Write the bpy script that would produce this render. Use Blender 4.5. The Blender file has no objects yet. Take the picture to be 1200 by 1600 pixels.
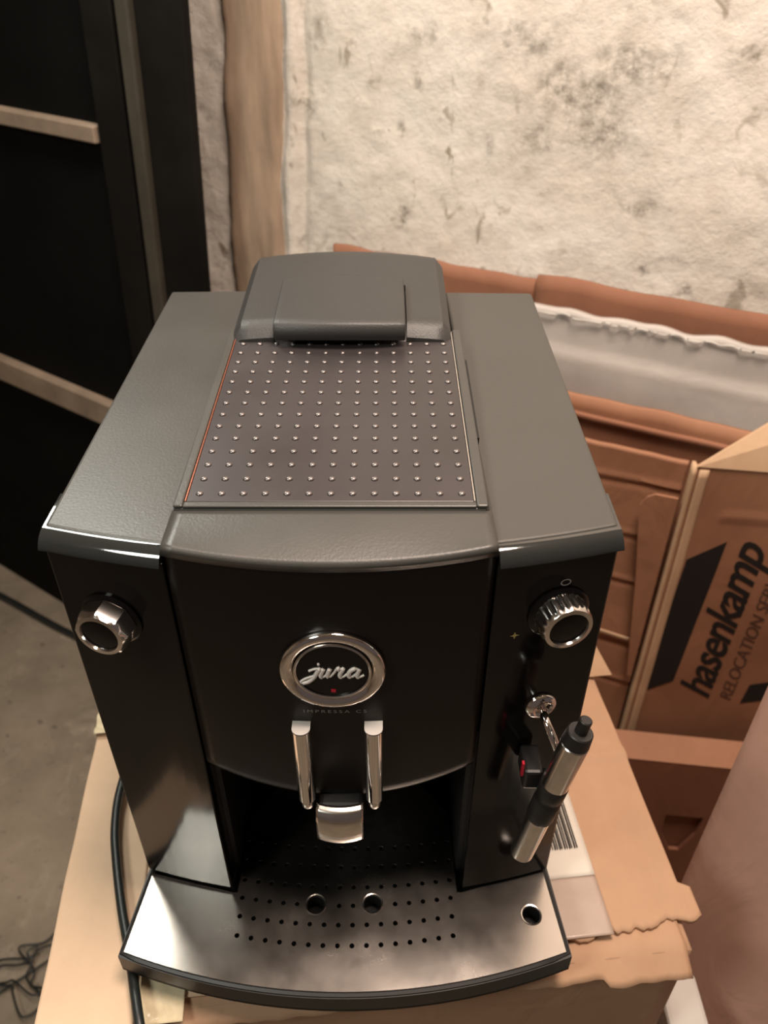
import bpy, bmesh, math, random
from mathutils import Vector, Matrix, noise
random.seed(7)
S = bpy.context.scene
COL = S.collection
PI = math.pi

# ------------------------------------------------------------------ camera
cd = bpy.data.cameras.new('camera'); cam = bpy.data.objects.new('camera', cd); COL.objects.link(cam)
cam.location = (.0255, -.309, .585)
cam.rotation_euler = (math.radians(90 - 36.87), 0, 0)
cd.sensor_fit = 'VERTICAL'; cd.sensor_height = 24; cd.lens = 1268 / 1600 * 24
cd.clip_start = .01
cd.dof.use_dof = True; cd.dof.focus_distance = .45; cd.dof.aperture_fstop = 6.5
S.camera = cam

# ------------------------------------------------------------------ world, lamps, exposure
w = bpy.data.worlds.new('world'); S.world = w; w.use_nodes = True
w.node_tree.nodes['Background'].inputs[0].default_value = (.78, .60, .52, 1)
w.node_tree.nodes['Background'].inputs[1].default_value = .12
def lamp(name, loc, target, size, power, color):
    l = bpy.data.lights.new(name, 'AREA'); l.shape = 'DISK'; l.size = size; l.energy = power; l.color = color
    o = bpy.data.objects.new(name, l); COL.objects.link(o); o.location = loc
    o.rotation_euler = (Vector(target) - Vector(loc)).to_track_quat('-Z', 'Y').to_euler()
    return o
lamp('ceiling_lamp', (.22, .02, 1.50), (.25, .15, 0), .45, 27, (1, .81, .68))
lamp('work_lamp', (-.66, -.60, 1.15), (-.1, .15, .2),  .30, 7, (.97, 1, .90))
lamp('corner_lamp', (-.45, .56, .98), (-.08, -.05, .2), .26, 5.0, (1, 1, .90))
S.view_settings.view_transform = 'Standard'; S.view_settings.look = 'None'
S.view_settings.gamma = 1; S.view_settings.use_curve_mapping = False
S.view_settings.exposure = 0.0

# ------------------------------------------------------------------ materials
def nodes(name):
    m = bpy.data.materials.new(name); m.use_nodes = True
    return m, m.node_tree, m.node_tree.nodes['Principled BSDF']
def mat(name, col, rough=.5, metal=0., spec=.5, bump=0., bscale=300., var=0., vscale=20., rvar=0., coat=0., stretch=None):
    m, nt, b = nodes(name)
    b.inputs['Base Color'].default_value = (*col, 1); b.inputs['Roughness'].default_value = rough
    b.inputs['Metallic'].default_value = metal; b.inputs['Specular IOR Level'].default_value = spec
    b.inputs['Coat Weight'].default_value = coat
    tc = nt.nodes.new('ShaderNodeTexCoord'); src = tc.outputs['Object']
    if stretch:
        mp = nt.nodes.new('ShaderNodeMapping'); mp.inputs['Scale'].default_value = stretch
        nt.links.new(src, mp.inputs[0]); src = mp.outputs[0]
    if bump:
        n = nt.nodes.new('ShaderNodeTexNoise'); n.inputs['Scale'].default_value = bscale; n.inputs['Detail'].default_value = 4
        bp = nt.nodes.new('ShaderNodeBump'); bp.inputs['Strength'].default_value = bump; bp.inputs['Distance'].default_value = .001
        nt.links.new(src, n.inputs['Vector']); nt.links.new(n.outputs[0], bp.inputs['Height']); nt.links.new(bp.outputs[0], b.inputs['Normal'])
    if var or rvar:
        n = nt.nodes.new('ShaderNodeTexNoise'); n.inputs['Scale'].default_value = vscale; n.inputs['Detail'].default_value = 6; n.inputs['Roughness'].default_value = .6
        nt.links.new(src, n.inputs['Vector'])
        if var:
            r = nt.nodes.new('ShaderNodeValToRGB')
            r.color_ramp.elements[0].position = .3; r.color_ramp.elements[1].position = .7
            r.color_ramp.elements[0].color = (*[c * (1 - var) for c in col], 1); r.color_ramp.elements[1].color = (*[min(1, c * (1 + var)) for c in col], 1)
            nt.links.new(n.outputs[0], r.inputs[0]); nt.links.new(r.outputs[0], b.inputs['Base Color'])
        if rvar:
            mr = nt.nodes.new('ShaderNodeMapRange'); mr.inputs[1].default_value = .3; mr.inputs[2].default_value = .7
            mr.inputs[3].default_value = max(.02, rough - rvar); mr.inputs[4].default_value = rough + rvar
            nt.links.new(n.outputs[0], mr.inputs[0]); nt.links.new(mr.outputs[0], b.inputs['Roughness'])
    return m
M = {}
M['grey'] = mat('matte_grey_plastic', (.050, .0475, .043), .40, bump=.12, bscale=700, var=.06, vscale=9, rvar=.05)
M['grey_lid'] = mat('matte_hopper_plastic', (.031, .030, .029), .48, bump=.2, bscale=900, var=.05)
M['plate'] = mat('dark_anodised_plate', (.048, .041, .042), .40, metal=.3, var=.1, vscale=14, rvar=.06)
M['nub'] = mat('bright_stud_metal', (.55, .5, .48), .32, metal=.9)
M['stud'] = mat('plate_stud_metal', (.20, .175, .17), .38, metal=.8)
M['gloss'] = mat('piano_black', (.004, .003, .003), .13, spec=.3, rvar=.03, vscale=12)
M['satin'] = mat('satin_black', (.008, .0055, .0045), .36, spec=.22, bump=.05, bscale=900)
M['black'] = mat('black_plastic', (.010, .009, .009), .45)
M['deep'] = mat('deep_black_plastic', (.004, .004, .004), .6)
M['bevel'] = mat('polished_black_bevel', (.02, .022, .022), .07, spec=.9, rvar=.03, vscale=60, bump=.05, bscale=90)
M['chrome'] = mat('chrome', (.78, .74, .72), .08, metal=1)
M['chrome_soft'] = mat('satin_chrome', (.72, .68, .64), .22, metal=1, var=.1, vscale=120)
M['chrome_knob'] = mat('knob_chrome', (.8, .76, .73), .17, metal=1)
M['cap'] = mat('brightened_metal', (.75, .7, .66), .6, metal=.3)  # metal lightened in colour so it looks bright where chrome reflects black
M['steel'] = mat('brushed_steel', (.40, .365, .335), .25, metal=1, var=.05, vscale=24, rvar=.04, bump=.03, bscale=40)
M['rubber'] = mat('black_cable_rubber', (.012, .015, .015), .4)
M['red'] = mat('red_plastic', (.5, .01, .03), .4)
M['print'] = mat('pale_print', (.22, .19, .17), .6)
M['print_gold'] = mat('gold_print', (.35, .27, .10), .5)
def cardboard(name, col, var=.12, ribs=True, axis='z'):
    m, nt, b = nodes(name)
    tc = nt.nodes.new('ShaderNodeTexCoord')
    n = nt.nodes.new('ShaderNodeTexNoise'); n.inputs['Scale'].default_value = 7; n.inputs['Detail'].default_value = 8; n.inputs['Roughness'].default_value = .65
    nt.links.new(tc.outputs['Object'], n.inputs['Vector'])
    r = nt.nodes.new('ShaderNodeValToRGB'); r.color_ramp.elements[0].position = .3; r.color_ramp.elements[1].position = .72
    r.color_ramp.elements[0].color = (*[c * (1 - var) for c in col], 1); r.color_ramp.elements[1].color = (*[c * (1 + var) for c in col], 1)
    nt.links.new(n.outputs[0], r.inputs[0]); nt.links.new(r.outputs[0], b.inputs['Base Color'])
    b.inputs['Roughness'].default_value = .72; b.inputs['Specular IOR Level'].default_value = .3
    n2 = nt.nodes.new('ShaderNodeTexNoise'); n2.inputs['Scale'].default_value = 20; n2.inputs['Distortion'].default_value = .8; n2.inputs['Detail'].default_value = 5
    mp = nt.nodes.new('ShaderNodeMapping'); mp.inputs['Scale'].default_value = (1, 1, .35) if axis == 'z' else (1, .3, 1)
    nt.links.new(tc.outputs['Object'], mp.inputs[0]); nt.links.new(mp.outputs[0], n2.inputs['Vector'])
    bp = nt.nodes.new('ShaderNodeBump'); bp.inputs['Strength'].default_value = .55; bp.inputs['Distance'].default_value = .005
    nt.links.new(n2.outputs[0], bp.inputs['Height']); nt.links.new(bp.outputs[0], b.inputs['Normal'])
    return m
M['card'] = cardboard('brown_cardboard', (.36, .175, .10))
M['card_dark'] = cardboard('red_brown_cardboard', (.27, .118, .068))
M['card_box'] = cardboard('tan_cardboard', (.43, .265, .165), axis='y')
M['card_lit'] = cardboard('lit_tan_cardboard', (.68, .48, .33), axis='y')  # tan cardboard lightened: the whiter light at left is put into its colour
M['card_edge'] = cardboard('torn_card_edge', (.60, .40, .25))
M['card_grey'] = cardboard('grey_cardboard', (.50, .455, .42), .1)
M['pink'] = cardboard('pink_beige_board', (.56, .34, .265), .07)
M['foam'] = cardboard('pale_grey_board', (.55, .52, .48), .06)
M['ink'] = mat('black_ink', (.012, .009, .008), .75)
M['ink_faded'] = mat('faded_ink', (.10, .05, .032), .8)
M['paper'] = mat('white_paper', (.62, .57, .50), .6, var=.06)
M['tape'] = mat('grey_packing_tape', (.40, .31, .26), .22, bump=.6, bscale=40, var=.1)
M['tape_clear'] = mat('yellowed_clear_tape', (.66, .56, .38), .08, bump=1, bscale=90, var=.2, vscale=60)
M['dark_metal'] = mat('black_painted_wood', (.0045, .0045, .0042), .75, bump=.4, bscale=30, var=.3, vscale=6, spec=.08)
M['frame_dark'] = mat('dark_frame_paint', (.008, .007, .006), .7, spec=.1, bump=.4, bscale=40, var=.4, vscale=8)
M['frame_strip'] = mat('olive_grey_strip', (.05, .043, .032), .5, bump=.4, bscale=40, var=.3, vscale=12)
M['rail'] = mat('pale_worn_rail', (.30, .225, .165), .6, bump=.4, bscale=60, var=.25, vscale=14)

def ramp(nt, src, p0, p1, c0=(0, 0, 0, 1), c1=(1, 1, 1, 1)):
    r = nt.nodes.new('ShaderNodeValToRGB'); r.color_ramp.elements[0].position = p0; r.color_ramp.elements[1].position = p1
    r.color_ramp.elements[0].color = c0; r.color_ramp.elements[1].color = c1
    nt.links.new(src, r.inputs[0]); return r.outputs[0]
def mix(nt, fac, a, b, mode='MIX'):
    x = nt.nodes.new('ShaderNodeMix'); x.data_type = 'RGBA'; x.blend_type = mode
    for s, v in ((x.inputs[0], fac), (x.inputs[6], a), (x.inputs[7], b)):
        if isinstance(v, (int, float)): s.default_value = v
        elif isinstance(v, tuple): s.default_value = v
        else: nt.links.new(v, s)
    return x.outputs[2]
def tex(nt, co, scale, detail=5, rough=.6, st=None, dist=0):
    n = nt.nodes.new('ShaderNodeTexNoise'); n.inputs['Scale'].default_value = scale; n.inputs['Detail'].default_value = detail
    n.inputs['Roughness'].default_value = rough; n.inputs['Distortion'].default_value = dist
    if st:
        mp = nt.nodes.new('ShaderNodeMapping'); mp.inputs['Scale'].default_value = st; nt.links.new(co, mp.inputs[0]); co = mp.outputs[0]
    nt.links.new(co, n.inputs['Vector']); return n.outputs[0]
# stains of the wall: (along the wall, height, half width, half height, strength)
SPOTS = [(.972, .388, .022, .013, .55), (1.108, .275, .011, .010, .75), (1.115, .262, .005, .008, .5), (1.31, .425, .06, .035, .62), (1.34, .39, .045, .03, .55),
         (1.36, .455, .05, .03, .5), (1.25, .47, .05, .02, .45), (1.27, .38, .03, .02, .4), (1.21, .36, .012, .02, .45), (1.12, .425, .007, .016, .5), (1.10, .365, .006, .012, .5),
         (1.39, .32, .035, .012, .5), (1.44, .27, .02, .008, .55), (1.41, .255, .018, .006, .6), (1.46, .235, .012, .007, .6), (1.13, .47, .02, .012, .35), (1.00, .47, .008, .02, .35),
         (1.02, .295, .01, .012, .3), (1.16, .30, .008, .012, .35), (.80, .37, .014, .012, .4), (.795, .29, .01, .016, .35), (.955, .22, .006, .016, .4), (.99, .205, .02, .006, .35)]
def wall_material():
    m, nt, b = nodes('stained_whitewash')
    tc = nt.nodes.new('ShaderNodeTexCoord'); co = tc.outputs['Object']
    base = mix(nt, ramp(nt, tex(nt, co, 5, 6), .35, .68), (.70, .63, .55, 1), (.84, .79, .72, 1))
    base = mix(nt, ramp(nt, tex(nt, co, 22, 8, .7), .46, .76), base, (.60, .535, .455, 1))
    spk = ramp(nt, tex(nt, co, 34, 3, .55, dist=.6, st=(1, 1, .7)), .60, .68)
    zone = ramp(nt, tex(nt, co, 4, 3), .40, .6)
    mm = nt.nodes.new('ShaderNodeMath'); mm.operation = 'MULTIPLY'; nt.links.new(spk, mm.inputs[0]); nt.links.new(zone, mm.inputs[1])
    base = mix(nt, mm.outputs[0], base, (.30, .25, .19, 1))
    # individual mould stains
    warp = nt.nodes.new('ShaderNodeTexNoise'); warp.inputs['Scale'].default_value = 38; warp.inputs['Detail'].default_value = 5; nt.links.new(co, warp.inputs['Vector'])
    sub = nt.nodes.new('ShaderNodeVectorMath'); sub.operation = 'SUBTRACT'; nt.links.new(warp.outputs['Color'], sub.inputs[0]); sub.inputs[1].default_value = (.5, .5, .5)
    sc = nt.nodes.new('ShaderNodeVectorMath'); sc.operation = 'SCALE'; sc.inputs['Scale'].default_value = .05; nt.links.new(sub.outputs[0], sc.inputs[0])
    ad = nt.nodes.new('ShaderNodeVectorMath'); ad.operation = 'ADD'; nt.links.new(co, ad.inputs[0]); nt.links.new(sc.outputs[0], ad.inputs[1])
    grain = ramp(nt, tex(nt, co, 70, 6, .7), .40, .62)
    acc = None
    for (t, z, rt, rz, k) in SPOTS:
        mp = nt.nodes.new('ShaderNodeMapping'); mp.vector_type = 'POINT'
        mp.inputs['Location'].default_value = (-t / rt, 0, -z / rz); mp.inputs['Scale'].default_value = (1 / rt, 0, 1 / rz)
        nt.links.new(ad.outputs[0], mp.inputs[0])
        ln = nt.nodes.new('ShaderNodeVectorMath'); ln.operation = 'LENGTH'; nt.links.new(mp.outputs[0], ln.inputs[0])
        mr = nt.nodes.new('ShaderNodeMapRange'); mr.inputs[1].default_value = 1.25; mr.inputs[2].default_value = .25; mr.inputs[3].default_value = 0; mr.inputs[4].default_value = min(1, k * 1.3)
        nt.links.new(ln.outputs['Value'], mr.inputs[0])
        if acc is None: acc = mr.outputs[0]
        else:
            mx = nt.nodes.new('ShaderNodeMath'); mx.operation = 'MAXIMUM'; nt.links.new(acc, mx.inputs[0]); nt.links.new(mr.outputs[0], mx.inputs[1]); acc = mx.outputs[0]
    mu = nt.nodes.new('ShaderNodeMath'); mu.operation = 'MULTIPLY'; nt.links.new(acc, mu.inputs[0]); nt.links.new(grain, mu.inputs[1])
    base = mix(nt, mu.outputs[0], base, (.13, .105, .08, 1))
    nt.links.new(base, b.inputs['Base Color'])
    b.inputs['Roughness'].default_value = .9; b.inputs['Specular IOR Level'].default_value = .15
    bp = nt.nodes.new('ShaderNodeBump'); bp.inputs['Strength'].default_value = .5; bp.inputs['Distance'].default_value = .005
    nt.links.new(tex(nt, co, 55, 8, .65), bp.inputs['Height']); nt.links.new(bp.outputs[0], b.inputs['Normal'])
    return m
M['wall'] = wall_material()
M['strip'] = mat('bare_brown_render', (.42, .31, .225), .9, bump=1, bscale=60, var=.34, vscale=26, stretch=(1, 1, .22), spec=.1)
M['ceil'] = mat('whitewashed_ceiling', (.62, .55, .46), .9, var=.1)
def floor_material():
    m, nt, b = nodes('dusty_concrete')
    tc = nt.nodes.new('ShaderNodeTexCoord'); co = tc.outputs['Object']
    base = mix(nt, ramp(nt, tex(nt, co, 4, 8, .65), .35, .68), (.20, .165, .122, 1), (.36, .295, .222, 1))
    base = mix(nt, ramp(nt, tex(nt, co, 11, 6, .7, dist=1.2), .55, .75), base, (.43, .365, .29, 1))
    base = mix(nt, ramp(nt, tex(nt, co, 60, 4), .62, .72), base, (.12, .10, .08, 1))
    nt.links.new(base, b.inputs['Base Color']); b.inputs['Roughness'].default_value = .85
    bp = nt.nodes.new('ShaderNodeBump'); bp.inputs['Strength'].default_value = .4; bp.inputs['Distance'].default_value = .004
    nt.links.new(tex(nt, co, 40, 8), bp.inputs['Height']); nt.links.new(bp.outputs[0], b.inputs['Normal'])
    return m
M['floor'] = floor_material()

# ------------------------------------------------------------------ helpers
def root_loc(p):
    v = Vector((0, 0, 0))
    while p: v += Vector(p.location); p = p.parent
    return v
def obj(name, verts, faces, m, parent=None, smooth=False, bevel=0, seg=2, solid=0, angle=35, origin=None):
    """link a mesh given in world coordinates; its origin is its parent's (or the given) base point"""
    o0 = root_loc(parent) if parent else Vector(origin or (0, 0, 0))
    me = bpy.data.meshes.new(name); me.from_pydata([tuple(Vector(v) - o0) for v in verts], [], faces)
    bm = bmesh.new(); bm.from_mesh(me); bmesh.ops.recalc_face_normals(bm, faces=bm.faces) if not solid else None
    if smooth:
        for f in bm.faces: f.smooth = True
    bm.to_mesh(me); bm.free()
    if smooth and angle: me.set_sharp_from_angle(angle=math.radians(angle))
    me.materials.append(M[m] if isinstance(m, str) else m)
    o = bpy.data.objects.new(name, me); COL.objects.link(o)
    if parent: o.parent = parent
    else: o.location = o0
    if solid:
        s = o.modifiers.new('thickness', 'SOLIDIFY'); s.thickness = solid; s.offset = -1
    if bevel:
        b = o.modifiers.new('bevel', 'BEVEL'); b.width = bevel; b.segments = seg; b.limit_method = 'ANGLE'; b.angle_limit = math.radians(30)
    return o
def tag(o, label=None, cat=None, group=None, kind=None):
    for k, v in (('label', label), ('category', cat), ('group', group), ('kind', kind)):
        if v: o[k] = v
    return o
def empty(name, loc, label, cat, group=None):
    o = bpy.data.objects.new(name, None); COL.objects.link(o); o.location = loc; o.empty_display_size = .05
    return tag(o, label, cat, group)
class MB:
    def __init__(s): s.v = []; s.f = []
    def add(s, v, f):
        n = len(s.v); s.v += [tuple(p) for p in v]; s.f += [tuple(i + n for i in q) for q in f]; return s
    def box(s, x0, x1, y0, y1, z0, z1):
        return s.add([(x, y, z) for z in (z0, z1) for x, y in ((x0, y0), (x1, y0), (x1, y1), (x0, y1))],
                     [(3, 2, 1, 0), (4, 5, 6, 7), (0, 1, 5, 4), (1, 2, 6, 5), (2, 3, 7, 6), (3, 0, 4, 7)])
    def prism(s, poly, z0, z1):
        n = len(poly)
        return s.add([(x, y, z0) for x, y in poly] + [(x, y, z1) for x, y in poly],
                     [tuple(range(n - 1, -1, -1)), tuple(range(n, 2 * n))] + [(i, (i + 1) % n, n + (i + 1) % n, n + i) for i in range(n)])
    def grid(s, fn, nu, nv):
        return s.add([fn(i / nu, j / nv) for j in range(nv + 1) for i in range(nu + 1)],
                     [(j * (nu + 1) + i, j * (nu + 1) + i + 1, (j + 1) * (nu + 1) + i + 1, (j + 1) * (nu + 1) + i) for j in range(nv) for i in range(nu)])
    def tube(s, pts, r, seg=10, cap=True, flat=1.):
        pts = [Vector(p) for p in pts]; n = len(pts); rr = r if isinstance(r, (list, tuple)) else [r] * n
        V = []; up = None
        for i, p in enumerate(pts):
            t = (pts[min(i + 1, n - 1)] - pts[max(i - 1, 0)]).normalized()
            if up is None: up = Vector((0, 0, 1)) if abs(t.z) < .9 else Vector((1, 0, 0))
            a = (up - t * up.dot(t)).normalized(); up = a; b = t.cross(a)
            for k in range(seg):
                q = 2 * PI * k / seg; V.append(p + (a * math.cos(q) + b * math.sin(q) * flat) * rr[i])
        F = [(i * seg + k, i * seg + (k + 1) % seg, (i + 1) * seg + (k + 1) % seg, (i + 1) * seg + k) for i in range(n - 1) for k in range(seg)]
        if cap: F += [tuple(range(seg - 1, -1, -1)), tuple(range((n - 1) * seg, n * seg))]
        return s.add(V, F)
    def lathe(s, base, axis, prof, seg=40, rfun=None, closed=False):
        """prof: (radius, distance along the axis); rfun(angle, radius, i) may modulate the radius"""
        base = Vector(base); ax = Vector(axis).normalized(); a = ax.orthogonal().normalized(); b = ax.cross(a)
        V = []
        for i, (r, h) in enumerate(prof):
            for k in range(seg):
                q = 2 * PI * k / seg; R = rfun(q, r, i) if rfun else r
                V.append(base + ax * h + (a * math.cos(q) + b * math.sin(q)) * R)
        n = len(prof); F = [(i * seg + k, i * seg + (k + 1) % seg, (i + 1) * seg + (k + 1) % seg, (i + 1) * seg + k) for i in range(n - 1) for k in range(seg)]
        if closed: F += [((n - 1) * seg + k, (n - 1) * seg + (k + 1) % seg, (k + 1) % seg, k) for k in range(seg)]
        else: F += [tuple(range(seg - 1, -1, -1)), tuple(range((n - 1) * seg, n * seg))]
        return s.add(V, F)
    def map(s, fn): s.v = [tuple(fn(*p)) for p in s.v]; return s
    def obj(s, name, m, parent=None, **k): return obj(name, s.v, s.f, m, parent, **k)
def smoothpath(pts, n=8):
    P = [Vector(p) for p in pts]; out = []
    for i in range(len(P) - 1):
        a, b, c, d = P[max(i - 1, 0)], P[i], P[i + 1], P[min(i + 2, len(P) - 1)]
        for k in range(n):
            t = k / n; out.append(.5 * ((2 * b) + (c - a) * t + (2 * a - 5 * b + 4 * c - d) * t * t + (3 * b - a - 3 * c + d) * t ** 3))
    return out + [P[-1]]
def text_mesh(body, shear=0., spacing=1., offset=0.):
    """flat letters as (verts2d, faces) with cap height near 0.7"""
    cu = bpy.data.curves.new('lettering', 'FONT'); cu.body = body; cu.size = 1; cu.space_character = spacing; cu.resolution_u = 3; cu.offset = offset
    o = bpy.data.objects.new('lettering', cu); COL.objects.link(o)
    bpy.context.view_layer.update(); dg = bpy.context.evaluated_depsgraph_get(); ev = o.evaluated_get(dg); me = ev.to_mesh()
    v = [(p.co.x + shear * p.co.y, p.co.y) for p in me.vertices]; f = [tuple(p.vertices) for p in me.polygons]
    ev.to_mesh_clear(); bpy.data.objects.remove(o); bpy.data.curves.remove(cu)
    return v, f
def nz(x, y, z=0., s=1.): return noise.noise(Vector((x * s, y * s, z * s)))

# ------------------------------------------------------------------ the setting
ZF = -.75
A0 = Vector((-.9363, 1.2305, 0))
def plane(yaw):
    y = math.radians(yaw); return Vector((math.cos(y), -math.sin(y), 0)), Vector((-math.sin(y), -math.cos(y), 0))
WT, WN = plane(27.)
def wallpt(t, z, off=0.): return A0 + WT * t + WN * off + Vector((0, 0, z))
fl = MB().box(-3, 3, -2.2, 2.6, ZF - .05, ZF).obj('floor', 'floor', origin=(0, 0, ZF)); tag(fl, kind='structure')
ce = MB().box(-3, 3, -2.2, 2.6, 1.62, 1.67).obj('ceiling', 'ceil', origin=(0, 0, 1.62)); tag(ce, kind='structure')

wl_ = MB().box(-2.6, -2.5, -2.2, 2.6, ZF, 1.62).obj('wall_left', 'ceil', origin=(-2.5, 0, ZF)); tag(wl_, kind='structure')

def local_wall(name, mb, m, smooth=True):
    """mb in (along, out, height) coordinates of the wall plane"""
    o = mb.obj(name, m, smooth=smooth, angle=0)
    o.matrix_world = Matrix(((WT.x, WN.x, 0, A0.x), (WT.y, WN.y, 0, A0.y), (0, 0, 1, 0), (0, 0, 0, 1)))
    return o
def lean(z): return .080 * (z - .3)
def wf(u, v):
    z = ZF + v * (1.62 - ZF); t = .70 + u * 2.2
    d = .005 * nz(t, z, 0, 7) + .0016 * nz(t, z, 3, 26) + .0012 * nz(t, z, 5, 60)
    e = t - lean(z)
    d += .010 * math.exp(-((e - .945 - .006 * nz(z, 1, 1, 12)) / .008) ** 2)       # rounded plaster edge beside the bare strip
    d -= .010 * math.exp(-((e - .962 - .008 * nz(z, 2, 1, 11)) / .004) ** 2)       # crack
    return (t, d, z)
mb = MB().grid(wf, 330, 260)
wb = local_wall('wall_back', mb, 'wall'); tag(wb, kind='structure')
def sf(u, v):
    z = ZF + v * (1.62 - ZF)
    l = .842 + .006 * nz(z, 0, 2, 12) + .004 * nz(z, 0, 8, 40); r = .936 + .005 * nz(z, 4, 2, 10)
    t = l + (r - l) * u + lean(z)
    edge = min(1, min(u, 1 - u) / .12)
    return (t, -.008 + .018 * edge ** .5 + .003 * nz(t * 1.5, z * .4, 7, 30) - .008 * max(0, nz(t * 3, z, 2, 9)) * (u > .55), z)
ws = local_wall('trim_1', MB().grid(sf, 16, 200), 'strip'); tag(ws, kind='structure')

# black door leaf standing a little open, with its frame
DT, DN = plane(34.8)
def doorpt(t, z, off=0.): return A0 + DT * t + DN * off + Vector((0, 0, z))
def dlean(z): return .076 * (z - .3)
def dbox(t0, t1, z0, z1, o0, o1, ln=0):
    b = MB()
    for _ in (0,):
        V = [doorpt(t + (dlean(z) if ln else 0), z, o) for z in (z0, z1) for t, o in ((t0, o0), (t1, o0), (t1, o1), (t0, o1))]
        b.add(V, [(3, 2, 1, 0), (4, 5, 6, 7), (0, 1, 5, 4), (1, 2, 6, 5), (2, 3, 7, 6), (3, 0, 4, 7)])
    return b
door = dbox(-1.0, .74, ZF, 1.62, -.05, -.012).obj('door_1', 'dark_metal', origin=doorpt(0, ZF)); tag(door, kind='structure')
dbox(-1.0, .722, .336, .357, -.013, .006).obj('rail', 'rail', door, bevel=.002)
dbox(-1.0, .722, -.128, -.082, -.013, .006).obj('rail', 'rail', door, bevel=.002)
dbox(.722, .778, ZF, 1.62, -.045, .002, 1).obj('stile', 'frame_dark', door, bevel=.003)
dbox(.786, .809, ZF, 1.62, -.05, .004, 1).obj('metal_strip', 'frame_strip', door, bevel=.003)
fr = dbox(.809, .889, ZF, 1.62, -.016, -.004, 1).obj('trim_2', 'frame_dark', origin=doorpt(.84, ZF), bevel=.004); tag(fr, kind='structure')
dbox(.778, .786, ZF, 1.62, -.05, -.02, 1).obj('hinge_gap', 'deep', door)

# ------------------------------------------------------------------ flattened cartons leaning on the wall
def panel(name, T, N, p0, length, z0, z1, thick, m, parent=None, disp=None, top=None, nt=60, nzz=60, lean_out=0.):
    """upright sheet: p0 is the top left corner (floor plan), disp(t, z) pushes the face out, top(t) moves the upper edge"""
    p0 = Vector((p0[0], p0[1], 0))
    def f(u, v):
        t = u * length; zt = z1 + (top(t) if top else 0); z = z0 + v * (zt - z0)
        o = (disp(t, z) if disp else 0) + lean_out * (z1 - z)
        return p0 + T * t + N * o + Vector((0, 0, z))
    return MB().grid(f, nt, nzz).obj(name, m, parent, smooth=True, angle=30, solid=thick, origin=p0 + T * length / 2 + Vector((0, 0, z0)))
def bumpy(a=.003, s=9, seed=0): return lambda t, z: a * nz(t, z, seed, s)
r1 = empty('flattened_carton', wallpt(1.4, ZF, .02), 'flat brown cardboard sheet rearmost of the cartons, its long top edge against white plaster', 'carton')
p = wallpt(1.02, 0, .030)
panel('front_panel', WT, WN, p, .275, ZF, .231, .006, 'card_dark', r1, bumpy(.002, 7, 1), lambda t: .003 * nz(t, 1, 0, 25))
p = wallpt(1.297, 0, .034)
panel('side_panel', WT, WN, p, .9, ZF, .238, .006, 'card_dark', r1, bumpy(.002, 7, 2), lambda t: .004 * nz(t, 4, 0, 12))
r2 = empty('folded_carton', wallpt(1.5, ZF, .05), 'pale grey folded cardboard sheet with a long ridge, between two brown cartons', 'carton')
def gd(t, z):
    k = (z - .162 + .004 * t) / .005
    return .002 * nz(t, z, 5, 14) + .0022 * math.exp(-k * k) + .004 / (1 + math.exp(max(-40, min(40, (z - .160) / .002))))
p = wallpt(1.295, 0, .056)
panel('front_panel', WT, WN, p, .365, ZF, .2105, .010, 'card_grey', r2, gd, lambda t: .004 * nz(t, 2, 0, 30), nzz=160)
panel('torn_edge', WT, WN, p + WN * .003, .365, .2075, .2115, .002, 'foam', r2, bumpy(.002, 40, 5), lambda t: -.004 + .006 * nz(t, 9, 0, 55), nt=160, nzz=4)
r3 = empty('flattened_carton', wallpt(1.5, ZF, .1), 'brown carton with a doubled folded rim, right in front of the pale grey sheet', 'carton')
p = wallpt(1.25, 0, .094)
panel('rear_panel', WT, WN, p, .36, ZF, .1315, .006, 'card', r3, bumpy(.002, 9, 8), lambda t: .003 * nz(t, 7, 0, 20))
panel('front_panel', WT, WN, p + WN * .012, .36, ZF, .117, .005, 'card_dark', r3, lambda t, z: .002 * nz(t, z, 9, 8) + .006 * max(0, 1 - (.117 - z) / .012), lambda t: .003 * nz(t, 3, 0, 16), nzz=120)

T2, N2 = plane(24.)
r4 = empty('flattened_carton', wallpt(1.45, ZF, .15), 'creased brown carton showing right beside the coffee machine, left of the printed carton', 'carton')
CREASE = [(.068, .0014), (-.005, .0012), (-.075, .0014), (-.175, .002), (-.245, .0012)]
def bd(t, z):
    o = .003 * nz(t, z, 11, 8)
    for c, a in CREASE:
        k = (z - c - .03 * (t - .1)) / .0035; o += a * math.exp(-k * k) - a * .8 * math.exp(-(k + 2) ** 2)
    return o
p = wallpt(1.38, 0, .145)
panel('front_panel', T2, N2, p, .137, ZF, .104, .006, 'card', r4, bd, lambda t: .004 * nz(t, 5, 0, 22), nzz=240)
panel('tape_strip', T2, N2, p + N2 * .0045 + T2 * .01, .115, -.168, -.163, .0012, 'card_edge', r4, bd, nt=20, nzz=3)
# narrow flap lying diagonally over the front
q0 = p + N2 * .010
F = [(q0 + T2 * t + Vector((0, 0, z))) for t, z in ((.098, .045), (.104, .058), (.112, .064), (.136, .065), (.136, -.22), (.131, -.22), (.113, -.06))]
obj('glue_flap', F, [tuple(range(len(F)))], 'card', r4, solid=.003)

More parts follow.
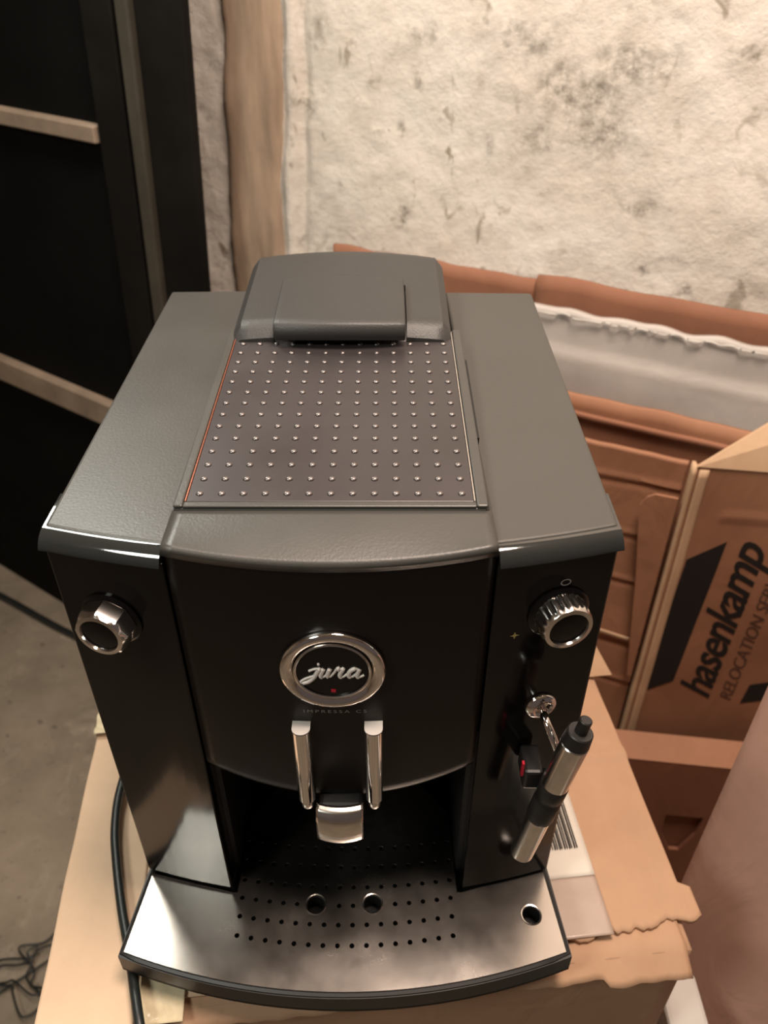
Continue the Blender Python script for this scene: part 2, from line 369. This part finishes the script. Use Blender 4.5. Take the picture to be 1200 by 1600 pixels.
T3, N3 = plane(6.5)
PA = Vector((.355, .40, 0))
def apt(x, z, off=0.): t = (x - .355) / T3.x; return PA + T3 * t + N3 * off + Vector((0, 0, z))
r5 = empty('moving_carton', apt(.55, ZF), 'brown moving carton printed with a black slanted block and lettering, standing upright at right', 'carton')
def ad(t, z): return .0025 * nz(t, z, 15, 7) + .002 * math.exp(-((z - .05) / .004) ** 2) * (t > .04)
panel('front_panel', T3, N3, PA, .22, ZF, .112, .006, 'card', r5, ad, lambda t: .002 * nz(t, 8, 0, 20), nzz=160)
panel('folded_corner', -N3, -T3, PA, .012, ZF, .112, .004, 'card_edge', r5, None, nt=3, nzz=80)
panel('tape_strip', T3, N3, apt(.357, 0, .0032), .010, ZF, .110, .001, 'card_edge', r5, ad, nt=3, nzz=80)
# raised top flap, folded up to the right and backwards
V = [apt(.354, .113, .001), apt(.565, .109, .001), apt(.565, .20, -.022), apt(.425, .163, -.020)]
obj('top_flap', V, [(0, 1, 2, 3)], 'card_edge', r5, solid=.005)
def aprint(name, v, f, m, mp):
    return obj(name, [mp(x, y) for x, y in v], f, m, r5)
blk = [(.3622, -.2399), (.397, -.2136), (.4075, .0164), (.3701, -.0125)]
def pad(x, z): t = (x - .355) / T3.x; return apt(x, z, .0006 + ad(t, z))
N_ = 16
bv = [];
for j in range(N_ + 1):
    s = j / N_
    a = [blk[0][k] + (blk[3][k] - blk[0][k]) * s for k in (0, 1)]; b = [blk[1][k] + (blk[2][k] - blk[1][k]) * s for k in (0, 1)]
    for i in range(5): bv.append(pad(a[0] + (b[0] - a[0]) * i / 4, a[1] + (b[1] - a[1]) * i / 4))
obj('printed_block', bv, [(j * 5 + i, j * 5 + i + 1, j * 5 + i + 6, j * 5 + i + 5) for j in range(N_) for i in range(4)], 'ink', r5)
v, f = text_mesh('hasenkamp', .55, .92, .018)
L = max(x for x, y in v); k = .262 / L
aprint('printed_lettering', v, f, 'ink', lambda x, y: pad(.446 + .02 * x * k - y * .0575 * 1.0, -.243 + x * k))
v, f = text_mesh('RELOCATION SERVICE', .45, .95, .0)
L = max(x for x, y in v); k = .250 / L
aprint('printed_lettering', v, f, 'ink_faded', lambda x, y: pad(.4745 + .02 * x * k - y * .0225, -.243 + x * k))
obj('printed_mark', [pad(x, z) for x, z in ((.487, -.245), (.512, -.236), (.515, -.200), (.490, -.209))], [(0, 1, 2, 3)], 'ink', r5)

# low carton with a hand hole standing in front of it
r6 = empty('low_carton', (.6, .34, ZF), 'low dark brown carton with a hand hole, below the printed moving carton', 'carton')
PC = Vector((.27, .369, 0))
hole = [(.415 - .27, -.415), (.466 - .27, -.415), (.463 - .27, -.455), (.449 - .27, -.497), (.436 - .27, -.497), (.418 - .27, -.46)]
outer = [(0, ZF), (.30, ZF), (.30, -.304), (0, -.300)]
bm = bmesh.new()
def loop(pts):
    vs = [bm.verts.new(PC + T3 * t + N3 * .02 + Vector((0, 0, z))) for t, z in pts]
    return [bm.edges.new((vs[i], vs[(i + 1) % len(vs)])) for i in range(len(vs))]
es = loop(outer) + loop(hole); bmesh.ops.triangle_fill(bm, edges=es, use_beauty=True)
bm.verts.ensure_lookup_table()
vv = [v.co.copy() for v in bm.verts]; ff = [tuple(v.index for v in fc.verts) for fc in bm.faces]; bm.free()
nn = (vv[ff[0][1]] - vv[ff[0][0]]).cross(vv[ff[0][2]] - vv[ff[0][0]])
if nn.dot(N3) < 0: ff = [q[::-1] for q in ff]
obj('front_panel', vv, ff, 'card_dark', r6, solid=.005)
V = [PC + T3 * t + N3 * o + Vector((0, 0, z)) for t, o, z in ((0, .0205, -.2995), (.30, .0205, -.3035), (.30, -.012, -.288), (0, -.012, -.284))]
obj('top_rim', V, [(0, 1, 2, 3)], 'card', r6, solid=.004)
V = [PC + T3 * t + N3 * o + Vector((0, 0, z)) for z in (ZF, -.306) for t, o in ((.003, .012), (.297, .012), (.297, -.006), (.003, -.006))]
obj('rear_panel', V, [(3, 2, 1, 0), (4, 5, 6, 7), (0, 1, 5, 4), (1, 2, 6, 5), (2, 3, 7, 6), (3, 0, 4, 7)], 'card_dark', r6)

# pink beige board at lower right, pale panel beside the carton
TB, NB = plane(40.)
pb = Vector((.323, .112, 0))
bo = panel('board', TB, NB, pb, .55, ZF, .16, .022, 'pink', None, lambda t, z: .004 * nz(t, z, 4, 3), lean_out=.14)
tag(bo, 'tall smooth pinkish beige board standing upright at the lower right edge', 'board')
bo2 = MB().box(.266, .300, -.24, .02, ZF, -.17).obj('packing_slab', 'foam', bevel=.004, origin=(.285, -.1, ZF)); tag(bo2, 'pale grey slab on the floor between the tan carton and pinkish board', 'slab')

# ------------------------------------------------------------------ carton under the machine
BX, BY = Vector((.9945, .105, 0)), Vector((-.105, .9945, 0))
FR = Vector((.243, -.036, 0))           # front right corner of the top
BW, BD = .446, .40
def bp(a, b, z=0.): return FR + BX * (a - BW) + BY * b + Vector((0, 0, z))      # a from the left edge, b from the front edge
bx = empty('cardboard_box', bp(BW / 2, BD / 2, ZF), 'tan taped cardboard box that carries the black coffee machine', 'box')
def wavy(a, b, z, k=.0025): return bp(a, b, z) + Vector((0, 0, k * nz(a, b, 3, 11)))
def side(a0, b0, a1, b1, name):
    T = (bp(a1, b1) - bp(a0, b0)); ln = T.length; T = T / ln; N = Vector((T.y, -T.x, 0))
    p0 = bp(a0, b0)
    def f(u, v):
        z = ZF + v * (-.006 - ZF); return p0 + T * ln * u + N * .004 * nz(u * ln, z, a0 + b0, 6) * min(1, min(u, 1 - u) * 8) + Vector((0, 0, z))
    MB().grid(f, 30, 40).obj(name, 'card_box', bx, smooth=True, angle=30, solid=.004)
side(0, 0, BW, 0, 'front_panel'); side(BW, 0, BW, BD, 'side_panel'); side(BW, BD, 0, BD, 'rear_panel'); side(0, BD, 0, 0, 'side_panel')
def flap(name, a0, a1, b0, b1, z, m, th=.004, fr=0., rag=0., na=50, nb=50, seed=0, k=.0, lf=None, bent=None, shape=None):
    def f(u, v):
        bb0 = b0 + (rag * nz(u, seed, 0, 9) + rag * .6 * nz(u, seed, 5, 30) if rag else 0) + (fr(u) if fr else 0)
        a = a0 + (a1 - a0) * u; b = bb0 + (b1 - bb0) * v
        if shape: a, b = shape(u, v, a, b)
        zz = z + k * nz(a, b, seed, 16) + (bent(a, b) if bent else 0)
        return bp(a, b, zz)
    return MB().grid(f, na, nb).obj(name, m, bx, smooth=True, angle=30, solid=th)
# lower flap reaches out over the front; its right end is torn
flap('lower_flap', .0, BW - .004, -.012, .20, -.0035, 'card_box', .0035, fr=lambda u: -.004 * (u > .86) + .0 , rag=.004, seed=3, na=120, bent=lambda a, b: -.010 * max(0, (-b + .004) / .02) + .0012 * math.sin(a * 190) * (a > .30) * max(0, 1 - abs(b) / .05))
flap('right_flap', .345, BW + .006, .008, BD, .0012, 'card_box', .004, rag=.005, seed=8, na=80, nb=90, k=.002,
     shape=lambda u, v, a, b: (a + (-.028 + .045 * v - .03 * max(0, v - .35)) * (1 - u) + .008 * (v < .06) * u, b + .012 * u * (1 - v)),
     bent=lambda a, b: .003 * math.exp(-((b - .16) / .006) ** 2))
flap('left_flap', -.002, .052, -.02, .228, .0012, 'card_lit', .004, rag=.004, seed=12, na=30, nb=80, k=.0025, shape=lambda u, v, a, b: (a + .010 * u * (1 - v), b))
flap('left_flap', -.003, .075, .2285, BD, .0005, 'card_box', .0035, seed=14, k=.001)
flap('middle_flap', .052, .345, .004, BD, -.001, 'card_lit', .0025, seed=15, k=.001)
# tapes, label
tp = flap('clear_tape', -.004, .014, .226, .33, .0045, 'tape_clear', .0006, seed=21, k=.004, na=16, nb=60, bent=lambda a, b: .0016 * math.sin(b * 420 + a * 200))
tp2 = flap('clear_tape', .064, .094, -.012, .10, .0022, 'tape_clear', .0006, seed=22, k=.001, na=24, nb=60)
flap('packing_tape', .322, .392, .012, .056, .0030, 'tape', .0006, seed=23, k=.0015, na=20, nb=20)
lab = flap('shipping_label', .318, .392, .056, .135, .0036, 'paper', .0005, seed=24, k=.0008, na=16, nb=16)
for i in range(11):
    a = .3655 + i * .0019; wd = (.0006, .0011, .0008, .0013)[i % 4]
    V = [bp(a, .078, .0050), bp(a + wd, .078, .0050), bp(a + wd, .122, .0050), bp(a, .122, .0050)]
    obj('barcode_line', V, [(0, 1, 2, 3)], 'ink', lab)
V = [bp(.462 - .02, .245, .004), bp(.462 + .004, .240, .010), bp(.462 - .016, .272, .042)]
obj('torn_corner', V, [(0, 1, 2)], 'card_edge', bx, solid=.003)
V = [bp(a, b, z) for a, b, z in ((.30, .0, .0), (.306, .003, .0), (.309, -.002, .0), (.303, -.004, .0))]

# ------------------------------------------------------------------ the coffee machine
cm = empty('coffee_machine', (0, .14, .004), 'black and grey bean-to-cup coffee machine standing on the tan cardboard box', 'coffee machine')
def bow(x): return -.002 - 1.06 * max(0, .0196 - x * x)
def arc(x0, x1, n, f): return [(x0 + (x1 - x0) * i / n, f(x0 + (x1 - x0) * i / n)) for i in range(n + 1)]
# housing and side columns
MB().box(-.1395, .1395, .086, .292, .012, .334).obj('housing', 'satin', cm, bevel=.004)
for s in (-1, 1):
    xs = (.0795, .1405) if s > 0 else (-.1405, -.0795)
    poly = arc(*xs, 8, bow) + [(xs[1], .10), (xs[0], .10)]
    MB().prism(poly, .040, .3345).obj('side_column', 'gloss', cm, bevel=.0012)
    MB().prism(arc(xs[0] + .001 * (s > 0), xs[1], 8, lambda x: bow(x) + .004) + [(xs[1], .10), (xs[0], .10)], .010, .0405).obj('column_foot', 'black', cm)
    # glossy bevel under the top edge
    PB = [(-.0042, .3346), (-.0040, .3362), (-.0028, .3386), (-.0006, .3408), (.0022, .3422), (.0042, .3427)]
    b = MB(); nb_ = len(PB)
    for i in range(13):
        x = xs[0] + (xs[1] - xs[0]) * i / 12
        for k_, (dy, z) in enumerate(PB):
            X = x * (1 + .010 * (1 - k_ / (nb_ - 1)))
            b.v.append((X, bow(max(-.14, min(.14, X))) + dy, z))
        b.v += [(x, .03, PB[-1][1]), (x, .03, PB[0][1])]
    m_ = nb_ + 2
    b.f = [(i * m_ + k_, (i + 1) * m_ + k_, (i + 1) * m_ + (k_ + 1) % m_, i * m_ + (k_ + 1) % m_) for i in range(12) for k_ in range(m_)] + [tuple(range(m_)), tuple(12 * m_ + k_ for k_ in range(m_))]
    b.obj('bevel_strip', 'bevel', cm, smooth=True, angle=40)
    # matte wing of the top
    poly = arc(*((.0775, .1398) if s > 0 else (-.1398, -.0775)), 10, lambda x: bow(x) + .0042) + ([(.1398, .296), (.0725, .298)] if s > 0 else [(-.0755, .301), (-.1398, .299)])
    MB().prism(poly, .3335, .3436).obj('top_wing', 'grey', cm, bevel=.0022, seg=3)
# hood between the wings, ending in a bowed lip
def hood(u, v):
    x = -.0785 + .157 * u; e = abs(2 * u - 1)
    y0, y1 = .0095, bow(x) - .0012
    zl = .3400 + .0065 * e ** 2.2
    zs = .3468
    y = y0 + (y1 - y0) * v
    return (x, y, zs + (zl - zs) * v ** 1.6)
hb = MB().grid(hood, 28, 10); 
ho = hb.obj('hood_front', 'grey', cm, smooth=True, angle=50); sol = ho.modifiers.new('thickness', 'SOLIDIFY'); sol.thickness = .006; sol.offset = -1 
# cup shelf: raised frame, studded plate
def shelf_z(y): return .3468 + (y - .01) * .031
def shelf_box(x0, x1, y0, y1, dz0, dz1):
    return MB().box(x0, x1, y0, y1, 0, 1).map(lambda x, y, z: (x, y, shelf_z(y) + (dz1 if z > .5 else dz0)))
shelf_box(-.0783, .0768, .0105, .205, -.012, .0006).obj('cup_shelf', 'grey', cm, bevel=.0015)
for x0, x1 in ((-.0783, -.0735), (.0712, .0768)):
    shelf_box(x0, x1, .0108, .203, .0004, .0022).obj('shelf_rim', 'grey', cm, bevel=.001)
shelf_box(-.0735, .0712, .0108, .0148, .0004, .0018).obj('shelf_rim', 'grey', cm, bevel=.0008)
shelf_box(-.0725, .0702, .0152, .2045, .0004, .0014).obj('cup_plate', 'plate', cm, bevel=.0006)
shelf_box(-.0731, -.0725, .0152, .2, .0004, .0018).obj('plate_edge', mat('red_reflection_edge', (.45, .16, .10), .3, metal=.7), cm)  # red reflection along the plate's left border, painted as a coloured edge
shelf_box(.0702, .0707, .0152, .2, .0004, .0018).obj('plate_edge', 'chrome_soft', cm)
mb = MB()
for r in range(14):
    for c in range(13):
        x = -.0668 + c * (.1312 / 12); y = .0215 + r * (.1615 / 13); z = shelf_z(y) + .0013
        mb.lathe((x, y, z), (0, 0, 1), [(.0020, 0), (.0017, .0006), (.0011, .0011), (.0004, .0013)], seg=10)
tag(mb.obj('studs', 'stud', cm, smooth=True, angle=0), kind='stuff')
# dark slot at the right side of the shelf
shelf_box(.0769, .0783, .075, .165, -.008, -.0005).obj('slot', 'deep', cm)
# bean hopper cover with a sunk lid
HX0, HX1 = -.0745, .0700
LX0, LX1, LY0, LY1 = -.0470, .0405, .175, .2495
def lines(a, b, n, cuts):
    L = [a + (b - a) * i / n for i in range(n + 1)]
    for c in cuts: L += [c - .00012, c + .00012]
    return sorted(L)
xs = lines(HX0, HX1, 26, (LX0, LX1)); ys = lines(.186, .3125, 26, (LY1,))
def hz(x, y):
    e = (x - (HX0 + HX1) / 2) / ((HX1 - HX0) / 2)
    z = .3625 + .0035 * (1 - e * e) + .006 * (y - .19) / .12
    k = (y - .186) / .008
    if k < 1: z -= (1 - k) * .0075
    if y > .300: z -= .010 * ((y - .300) / .0125) ** 2
    if abs(e) > .93: z -= .006 * ((abs(e) - .93) / .07) ** 1.6
    if LX0 < x < LX1 and y < LY1: z -= .0045
    return z
mb = MB(); nx, ny = len(xs), len(ys)
def hy(x, y): e = (x - (HX0 + HX1) / 2) / ((HX1 - HX0) / 2); return y + .008 * (1 - e * e) * max(0, (y - .25) / .0625) - .0
V = [(x, hy(x, y), hz(x, y)) for y in ys for x in xs]; F = [(j * nx + i, j * nx + i + 1, (j + 1) * nx + i + 1, (j + 1) * nx + i) for j in range(ny - 1) for i in range(nx - 1)]
ring = [i for i in range(nx)] + [j * nx + nx - 1 for j in range(1, ny)] + [(ny - 1) * nx + i for i in range(nx - 2, -1, -1)] + [j * nx for j in range(ny - 2, 0, -1)]
n0 = len(V); V += [(V[i][0], V[i][1], .34) for i in ring]
F += [(ring[k], n0 + k, n0 + (k + 1) % len(ring), ring[(k + 1) % len(ring)]) for k in range(len(ring))]
obj('hopper_cover', V, F, 'grey_lid', cm, smooth=True, angle=40)
def lid(u, v):
    x = LX0 + .0014 + (LX1 - LX0 - .0028) * u; e = 2 * u - 1; yb = LY1 - .0014; yf = .1835 - .004 * (1 - e * e)
    y = yb + (yf - yb) * min(1, v / .86)
    z = .3655 + .0035 * (1 - e * e * .6) + .006 * (y - .19) / .12 - .0015 * max(0, v - .7)
    if v > .86: z -= .0075 * (v - .86) / .14; y -= .0015 * math.sin((v - .86) / .14 * PI) 
    return (x, y, z)
lo = MB().grid(lid, 20, 30).obj('bean_lid', 'grey_lid', cm, smooth=True, angle=60); sol = lo.modifiers.new('thickness', 'SOLIDIFY'); sol.thickness = .0035; sol.offset = 1
bvl = lo.modifiers.new('bevel', 'BEVEL'); bvl.width = .001; bvl.segments = 2; bvl.limit_method = 'ANGLE'

# centre door
def dzb(x): return .1505 + .0225 * (x / .079) ** 2
def doorf(u, v):
    x = -.0785 + .157 * u; zt = .3400 + .0065 * abs(2 * u - 1) ** 2.2 - .004
    z = dzb(x) + (zt - dzb(x)) * v
    return (x, bow(x) + .001 + .006 * max(0, 1 - v / .06) ** 2, z)
do = MB().grid(doorf, 28, 40).obj('centre_door', 'satin', cm, smooth=True, angle=50); sol = do.modifiers.new('thickness', 'SOLIDIFY'); sol.thickness = .02; sol.offset = -1
# cup bay behind and below the door
MB().box(-.0795, .0795, .078, .0862, .03, .335).obj('bay_wall', 'black', cm)
MB().box(-.0795, .0795, .0, .08, .19, .335).obj('brew_block', 'deep', cm)
for s in (-1, 1):
    MB().box(*sorted((s * .0795, s * .0765)), .0, .08, .036, .19).obj('bay_side', 'black', cm)
# spout
MB().box(-.0135, .0135, -.030, .03, .144, .158).obj('spout_body', 'deep', cm, bevel=.003)
prof = [(-.0375, .1705), (-.0415, .1695), (-.0440, .1665), (-.0452, .1625), (-.0457, .1575), (-.0457, .152), (-.0452, .147), (-.0443, .1430), (-.0425, .1405)]
def sp(u, v):
    i = min(int(v * (len(prof) - 1)), len(prof) - 2); t = v * (len(prof) - 1) - i
    y = prof[i][0] + (prof[i + 1][0] - prof[i][0]) * t; z = prof[i][1] + (prof[i + 1][1] - prof[i][1]) * t
    e = 2 * u - 1
    return (.0135 * e, y + .0022 * e * e, z + .0015 * e * e * v)
so = MB().grid(sp, 14, 24).obj('spout_cover', 'chrome_soft', cm, smooth=True, angle=60); sol = so.modifiers.new('thickness', 'SOLIDIFY'); sol.thickness = .0025
# two chrome guide bars
for s in (-1, 1):
    x = s * .0198
    poly = [(x + .0050 * math.cos(q), -.0268 + .0042 * math.sin(q)) for q in [PI + PI * i / 12 for i in range(13)]] + [(x + .0050, bow(x) + .002), (x - .0050, bow(x) + .002)]
    bar = MB().prism(poly, .1620, .2255).obj('chrome_bar', 'chrome', cm, bevel=.0006, smooth=True, angle=40)
    MB().prism([(a, b + .0002) for a, b in poly], .2253, .2258).obj('bar_cap', 'cap', bar)  # top face of the chrome bar, its bright look painted in a paler colour
    MB().lathe((x, -.0262, .1550), (0, 0, 1), [(.0034, 0), (.0038, .001), (.0038, .005), (.0034, .0075)], 20).obj('bar_tip', 'chrome_soft', bar, smooth=True)
# round badge
EC = Vector((-.001, bow(0) + .001, .2690))
bd_ = MB().lathe(EC, (0, -1, 0), [(.0200, .0005), (.0272, .0), (.0277, .0022), (.0266, .0040), (.0244, .0045), (.0220, .0034), (.0206, .0024)], 64, closed=True).obj('badge', 'chrome', cm, smooth=True, angle=50)
MB().lathe(EC, (0, -1, 0), [(.0203, .0), (.0203, .0024)], 64).obj('badge_face', 'gloss', bd_)
MB().lathe(EC, (0, -1, 0), [(.0188, .0022), (.0202, .0022), (.0202, .0034), (.0194, .0037), (.0188, .0032)], 64, closed=True).obj('inner_ring', 'chrome_soft', bd_, smooth=True, angle=50)
STROKES = [[(318, 424), (352, 412), (388, 410), (372, 436), (350, 466), (318, 490), (284, 501), (258, 500), (270, 486), (310, 468), (352, 456), (392, 440)],
           [(392, 440), (418, 409), (402, 438), (397, 458), (414, 462), (440, 444), (462, 409), (446, 442), (446, 460), (466, 456), (492, 432)],
           [(492, 432), (514, 403), (522, 414), (550, 409), (532, 438), (528, 458), (546, 462), (574, 446)],
           [(660, 418), (636, 408), (606, 418), (588, 440), (590, 458), (612, 460), (642, 440), (664, 409), (648, 440), (646, 459), (664, 462), (692, 450)], [(380, 381), (394, 377)]]
mb = MB()
for i, st in enumerate(STROKES):
    pts = [(EC.x + (x - 478) * 7.6e-5, EC.y - .0027, EC.z - (y - 428) * 1.13e-4) for x, y in st]
    pts = smoothpath(pts, 6) if len(pts) > 2 else pts
    R = [.00075 + .00050 * max(0, (pts[min(j + 1, len(pts) - 1)][2] < pts[max(j - 1, 0)][2])) for j in range(len(pts))]
    mb.tube(pts, R, 8)
mb.obj('badge_lettering', 'cap', bd_, smooth=True, angle=0)
MB().box(EC.x - .0012, EC.x + .0012, EC.y - .0028, EC.y - .0022, EC.z - .0158, EC.z - .0138).obj('badge_mark', 'red', bd_)
v, f = text_mesh('IMPRESSA C5', 0, 1.45)
L = max(x for x, y in v); k = .0345 / L
obj('printed_lettering', [(-.0184 + x * k, bow(-.0184 + x * k) + .0007, .2335 + y * .0034) for x, y in v], f, 'print', cm)

# knobs
def nrm(x): return Vector((2.12 * x, -1, 0)).normalized()
def knob(px, pz, kind):
    d = nrm(px); base = Vector((px, bow(px), pz))
    MB().lathe(base - d * .001, d, [(.0165, 0), (.0165, .0020), (.0150, .0030)], 40).obj('knob_base', 'gloss', cm, smooth=True)
    if kind == 'facet':
        def rf(q, r, i): return r * (1 + (.0 if i in (0, 4, 5, 6) else 1) * (math.cos(PI / 8) / math.cos((q % (PI / 4)) - PI / 8) * 1.06 - 1))
    else:
        def rf(q, r, i): return r * (1 - (.045 if i in (1, 2) else 0) * (.5 + .5 * math.cos(q * 22)))
    kb = MB().lathe(base + d * .0015, d, [(.0128, 0), (.0140, .001), (.0137, .0090), (.0131, .0112), (.0126, .0122), (.0104, .0125), (.0098, .0108)], 176, rf).obj('knob', 'chrome_knob', cm, smooth=True, angle=28)
    MB().lathe(base + d * .0118, d, [(.0099, 0), (.0099, .0009), (.0092, .0011)], 40).obj('knob_face', 'gloss', kb, smooth=True)
knob(-.1135, .2925, 'facet'); knob(.1140, .2970, 'flute')
# printed symbols beside the right knob
def prn(x, z): return (x, bow(x) - .0003, z)
ring = [(math.cos(2 * PI * i / 16), math.sin(2 * PI * i / 16)) for i in range(16)]
V = [prn(.1155 + .0028 * c, .3165 + .0022 * s_) for c, s_ in ring] + [prn(.1155 + .0021 * c, .3165 + .0015 * s_) for c, s_ in ring]
obj('printed_symbol', V, [(i, (i + 1) % 16, 16 + (i + 1) % 16, 16 + i) for i in range(16)], 'print', cm)
V = []
for i in range(8): r = (.0026, .0009)[i % 2]; V.append(prn(.0925 + r * math.cos(PI * i / 4), .2845 + r * math.sin(PI * i / 4)))
obj('printed_symbol', V, [tuple(range(8))], 'print_gold', cm)

# steam pipe and frother
d = nrm(.115)
sb = Vector((.1135, bow(.1135), .2245))
es_ = MB().lathe(sb, d, [(.0092, 0), (.0092, .001), (.0082, .0026), (.0060, .0034), (.0046, .0020)], 36).obj('steam_rosette', 'chrome', cm, smooth=True, angle=50)
MB().tube(smoothpath([sb, sb + Vector((.001, -.012, .001)), sb + Vector((.0045, -.019, -.005)), sb + Vector((.0085, -.022, -.016)), sb + Vector((.0105, -.023, -.028))], 6), .0024, 14).obj('steam_pipe', 'chrome', cm, smooth=True)
W0, W1 = Vector((.1282, -.040, .2430)), Vector((.1085, -.040, .1260)); ax = (W1 - W0); LW = ax.length; ax.normalize()
def seg(name, a, b, r0, r1, m, parent=None, rim=.0006):
    return MB().lathe(W0 + ax * LW * a, ax, [(r0 - rim, 0), (r0, rim), (r1, LW * (b - a) - rim), (r1 - rim, LW * (b - a))], 32).obj(name, m, parent or fro, smooth=True, angle=40)
fro = MB().lathe(W0 + ax * LW * .40, ax, [(.0074, 0), (.0080, .001), (.0080, .010), (.0072, .012), (.0072, .014), (.0080, .016), (.0080, .030), (.0076, .032)], 32).obj('milk_frother', 'black', cm, smooth=True, angle=40)
seg('frother_cap', .02, .10, .0070, .0077, 'black'); seg('cap_button', -.06, .03, .0034, .0034, 'black')
seg('frother_sleeve', .10, .41, .0077, .0077, 'chrome_soft'); seg('frother_nozzle', .66, 1.0, .0071, .0069, 'chrome_soft')
MB().tube([(.1245, -.034, .1985), (.1175, -.030, .190), (.112, -.024, .184)], .0032, 12).obj('air_tube', 'black', fro, smooth=True)
MB().box(.1045, .1155, -.032, -.012, .178, .194).obj('frother_bracket', 'black', cm, bevel=.002)
MB().box(.1032, .1045, -.030, -.0275, .188, .199).obj('red_mark', 'red', cm)

# drip tray
def trayf(x): return -.0815 + 1.17 * x * x
def outline(g):
    xr = .1448 + g
    pts = [(-.1378 - g, .002), ] + arc(-xr, xr, 28, lambda x: trayf(x) - g) + [(.1378 + g, .004)]
    return pts
poly = outline(.0035) + [(.0765, .006), (.0765, .0775), (-.0765, .0775), (-.0765, .004)]
MB().prism([(x, y) for x, y in poly], .017, .0195).obj('drip_tray', 'deep', cm)
n_ = len(poly)
MB().add([(x, y, z) for z in (.0175, .0348) for x, y in poly], [(i, (i + 1) % n_, n_ + (i + 1) % n_, n_ + i) for i in range(n_)]).obj('tray_wall', 'black', cm, solid=.0022)
rimp = [(-.1378, .001)] + outline(.0008)[1:-1] + [(.1378, .003)]
MB().tube([(x, y, .0338) for x, y in rimp], .0026, 8).obj('tray_rim', 'black', cm, smooth=True)
poly2 = [(x * .985, y + .006) for x, y in outline(-.004)] + [(.074, .012), (.074, .074), (-.074, .074), (-.074, .010)]
MB().prism(poly2, .0085, .0185).obj('tray_base', 'deep', cm)
poly = outline(0) + [(.1378, -.001), (.0790, bow(.08) - .001), (.0760, bow(.08) - .001), (.0740, .045), (.055, .068), (.03, .0765), (-.03, .0765), (-.055, .068), (-.0740, .045), (-.0760, bow(.08) - .001), (-.0790, bow(.08) - .001), (-.1378, -.003)]
poly = [p for i, p in enumerate(poly) if p not in ((-.1378, .002), (.1378, .004))]
pl = MB().prism(poly, .0350, .0364).obj('drip_plate', 'steel', cm)
cut = MB()
def hole_(x, y, r, s=12): cut.lathe((x, y, .033), (0, 0, 1), [(r, 0), (r, .006)], s)
BIG = [(-.0212, -.0255), (.0176, -.0250), (.1253, -.0328)]
for x, y in BIG: hole_(x, y, .0062, 28)
for ye, yc in ((-.0465, -.0532), (-.0336, -.0396), (-.0208, -.0264), (-.0080, -.0135), (.006, .001), (.020, .015)):
    n = 16
    for i in range(n):
        x = -.0722 + .1436 * i / (n - 1); y = yc + (ye - yc) * (x / .072) ** 2
        if all((x - a) ** 2 + (y - b) ** 2 > .0085 ** 2 for a, b in BIG): hole_(x, y, .0016)
cm_cut = cut.obj('cutter', 'deep', None)
cm_cut.location = (0, 0, 0)
bo_ = pl.modifiers.new('holes', 'BOOLEAN'); bo_.object = cm_cut; bo_.operation = 'DIFFERENCE'; bo_.solver = 'EXACT'
bpy.context.view_layer.update(); dg = bpy.context.evaluated_depsgraph_get()
nm = bpy.data.meshes.new_from_object(pl.evaluated_get(dg)); pl.modifiers.clear(); pl.data = nm
bpy.data.objects.remove(cm_cut)
bb = pl.modifiers.new('bevel', 'BEVEL'); bb.width = .0004; bb.segments = 1; bb.limit_method = 'ANGLE'; bb.angle_limit = math.radians(50)
for x, y in BIG:
    MB().lathe((x, y, .0352), (0, 0, 1), [(.0062, .0006), (.0074, .0010), (.0070, .0018), (.0062, .0016)], 36, closed=True).obj('hole_rim', 'chrome_soft', pl, smooth=True)
    MB().lathe((x, y, .0197), (0, 0, 1), [(.0075, 0), (.0062, .0155), (.0060, .0155), (.0073, .0002)], 24, closed=True).obj('hole_well', 'deep', pl)
# feet
for x in (-.11, .11):
    for y in (.03, .26):
        MB().lathe((x, y, .004), (0, 0, 1), [(.010, .003), (.011, .006), (.011, .012)], 20).obj('foot', 'rubber', cm, smooth=True)
# power cord
cp = [(-.10, .294, .04), (-.115, .315, .02), (-.150, .30, .008), (-.172, .22, .009), (-.186, .14, .010), (-.1885, .085, .010), (-.184, .050, .010), (-.175, .020, .010), (-.162, -.015, .010),
      (-.149, -.045, .011), (-.138, -.072, .013), (-.128, -.097, .012), (-.119, -.122, -.012), (-.116, -.130, -.10), (-.118, -.128, -.30)]
MB().tube(smoothpath(cp, 8), .0034, 14).obj('power_cord', 'rubber', cm, smooth=True, angle=0)

# ------------------------------------------------------------------ cables on the floor
pts = [(-1.5, 1.36, ZF + .008), (-1.1, 1.235, ZF + .008), (-.9007, 1.130, ZF + .008), (-.709, 1.012, ZF + .008), (-.58, .95, ZF + .008), (-.42, .92, ZF + .008)]
c1 = MB().tube(smoothpath(pts, 8), .008, 10).obj('floor_cable', 'rubber', smooth=True, angle=0, origin=(-.9, 1.13, ZF)); tag(c1, 'black cable lying on the concrete along the foot of the black door', 'cable')
c = Vector((-.535, .265, ZF + .006)); pts = []
for i in range(24):
    q = i * .62; r = .030 + .022 * math.sin(i * 1.7) + .012 * math.sin(i * .9)
    pts.append(c + Vector((r * math.cos(q) * 1.1 + .01 * math.sin(i), r * math.sin(q) * .8 + .018 * math.cos(i * .45), .003 + .004 * (1 + math.sin(i * 1.1)))))
pts = [c + Vector((-.16, -.10, 0)), c + Vector((-.09, -.07, 0))] + pts + [c + Vector((.02, .05, .004)), c + Vector((.045, .085, .004)), c + Vector((.075, .10, .004)), c + Vector((.09, .06, .004)), c + Vector((.07, .02, .004)), c + Vector((.08, -.04, .004))]
c2 = MB().tube(smoothpath(pts, 6), .0017, 6).obj('tangled_wire', 'rubber', smooth=True, angle=0, origin=c); tag(c2, 'tangle of thin dark wire on the concrete floor left of the box', 'wire')
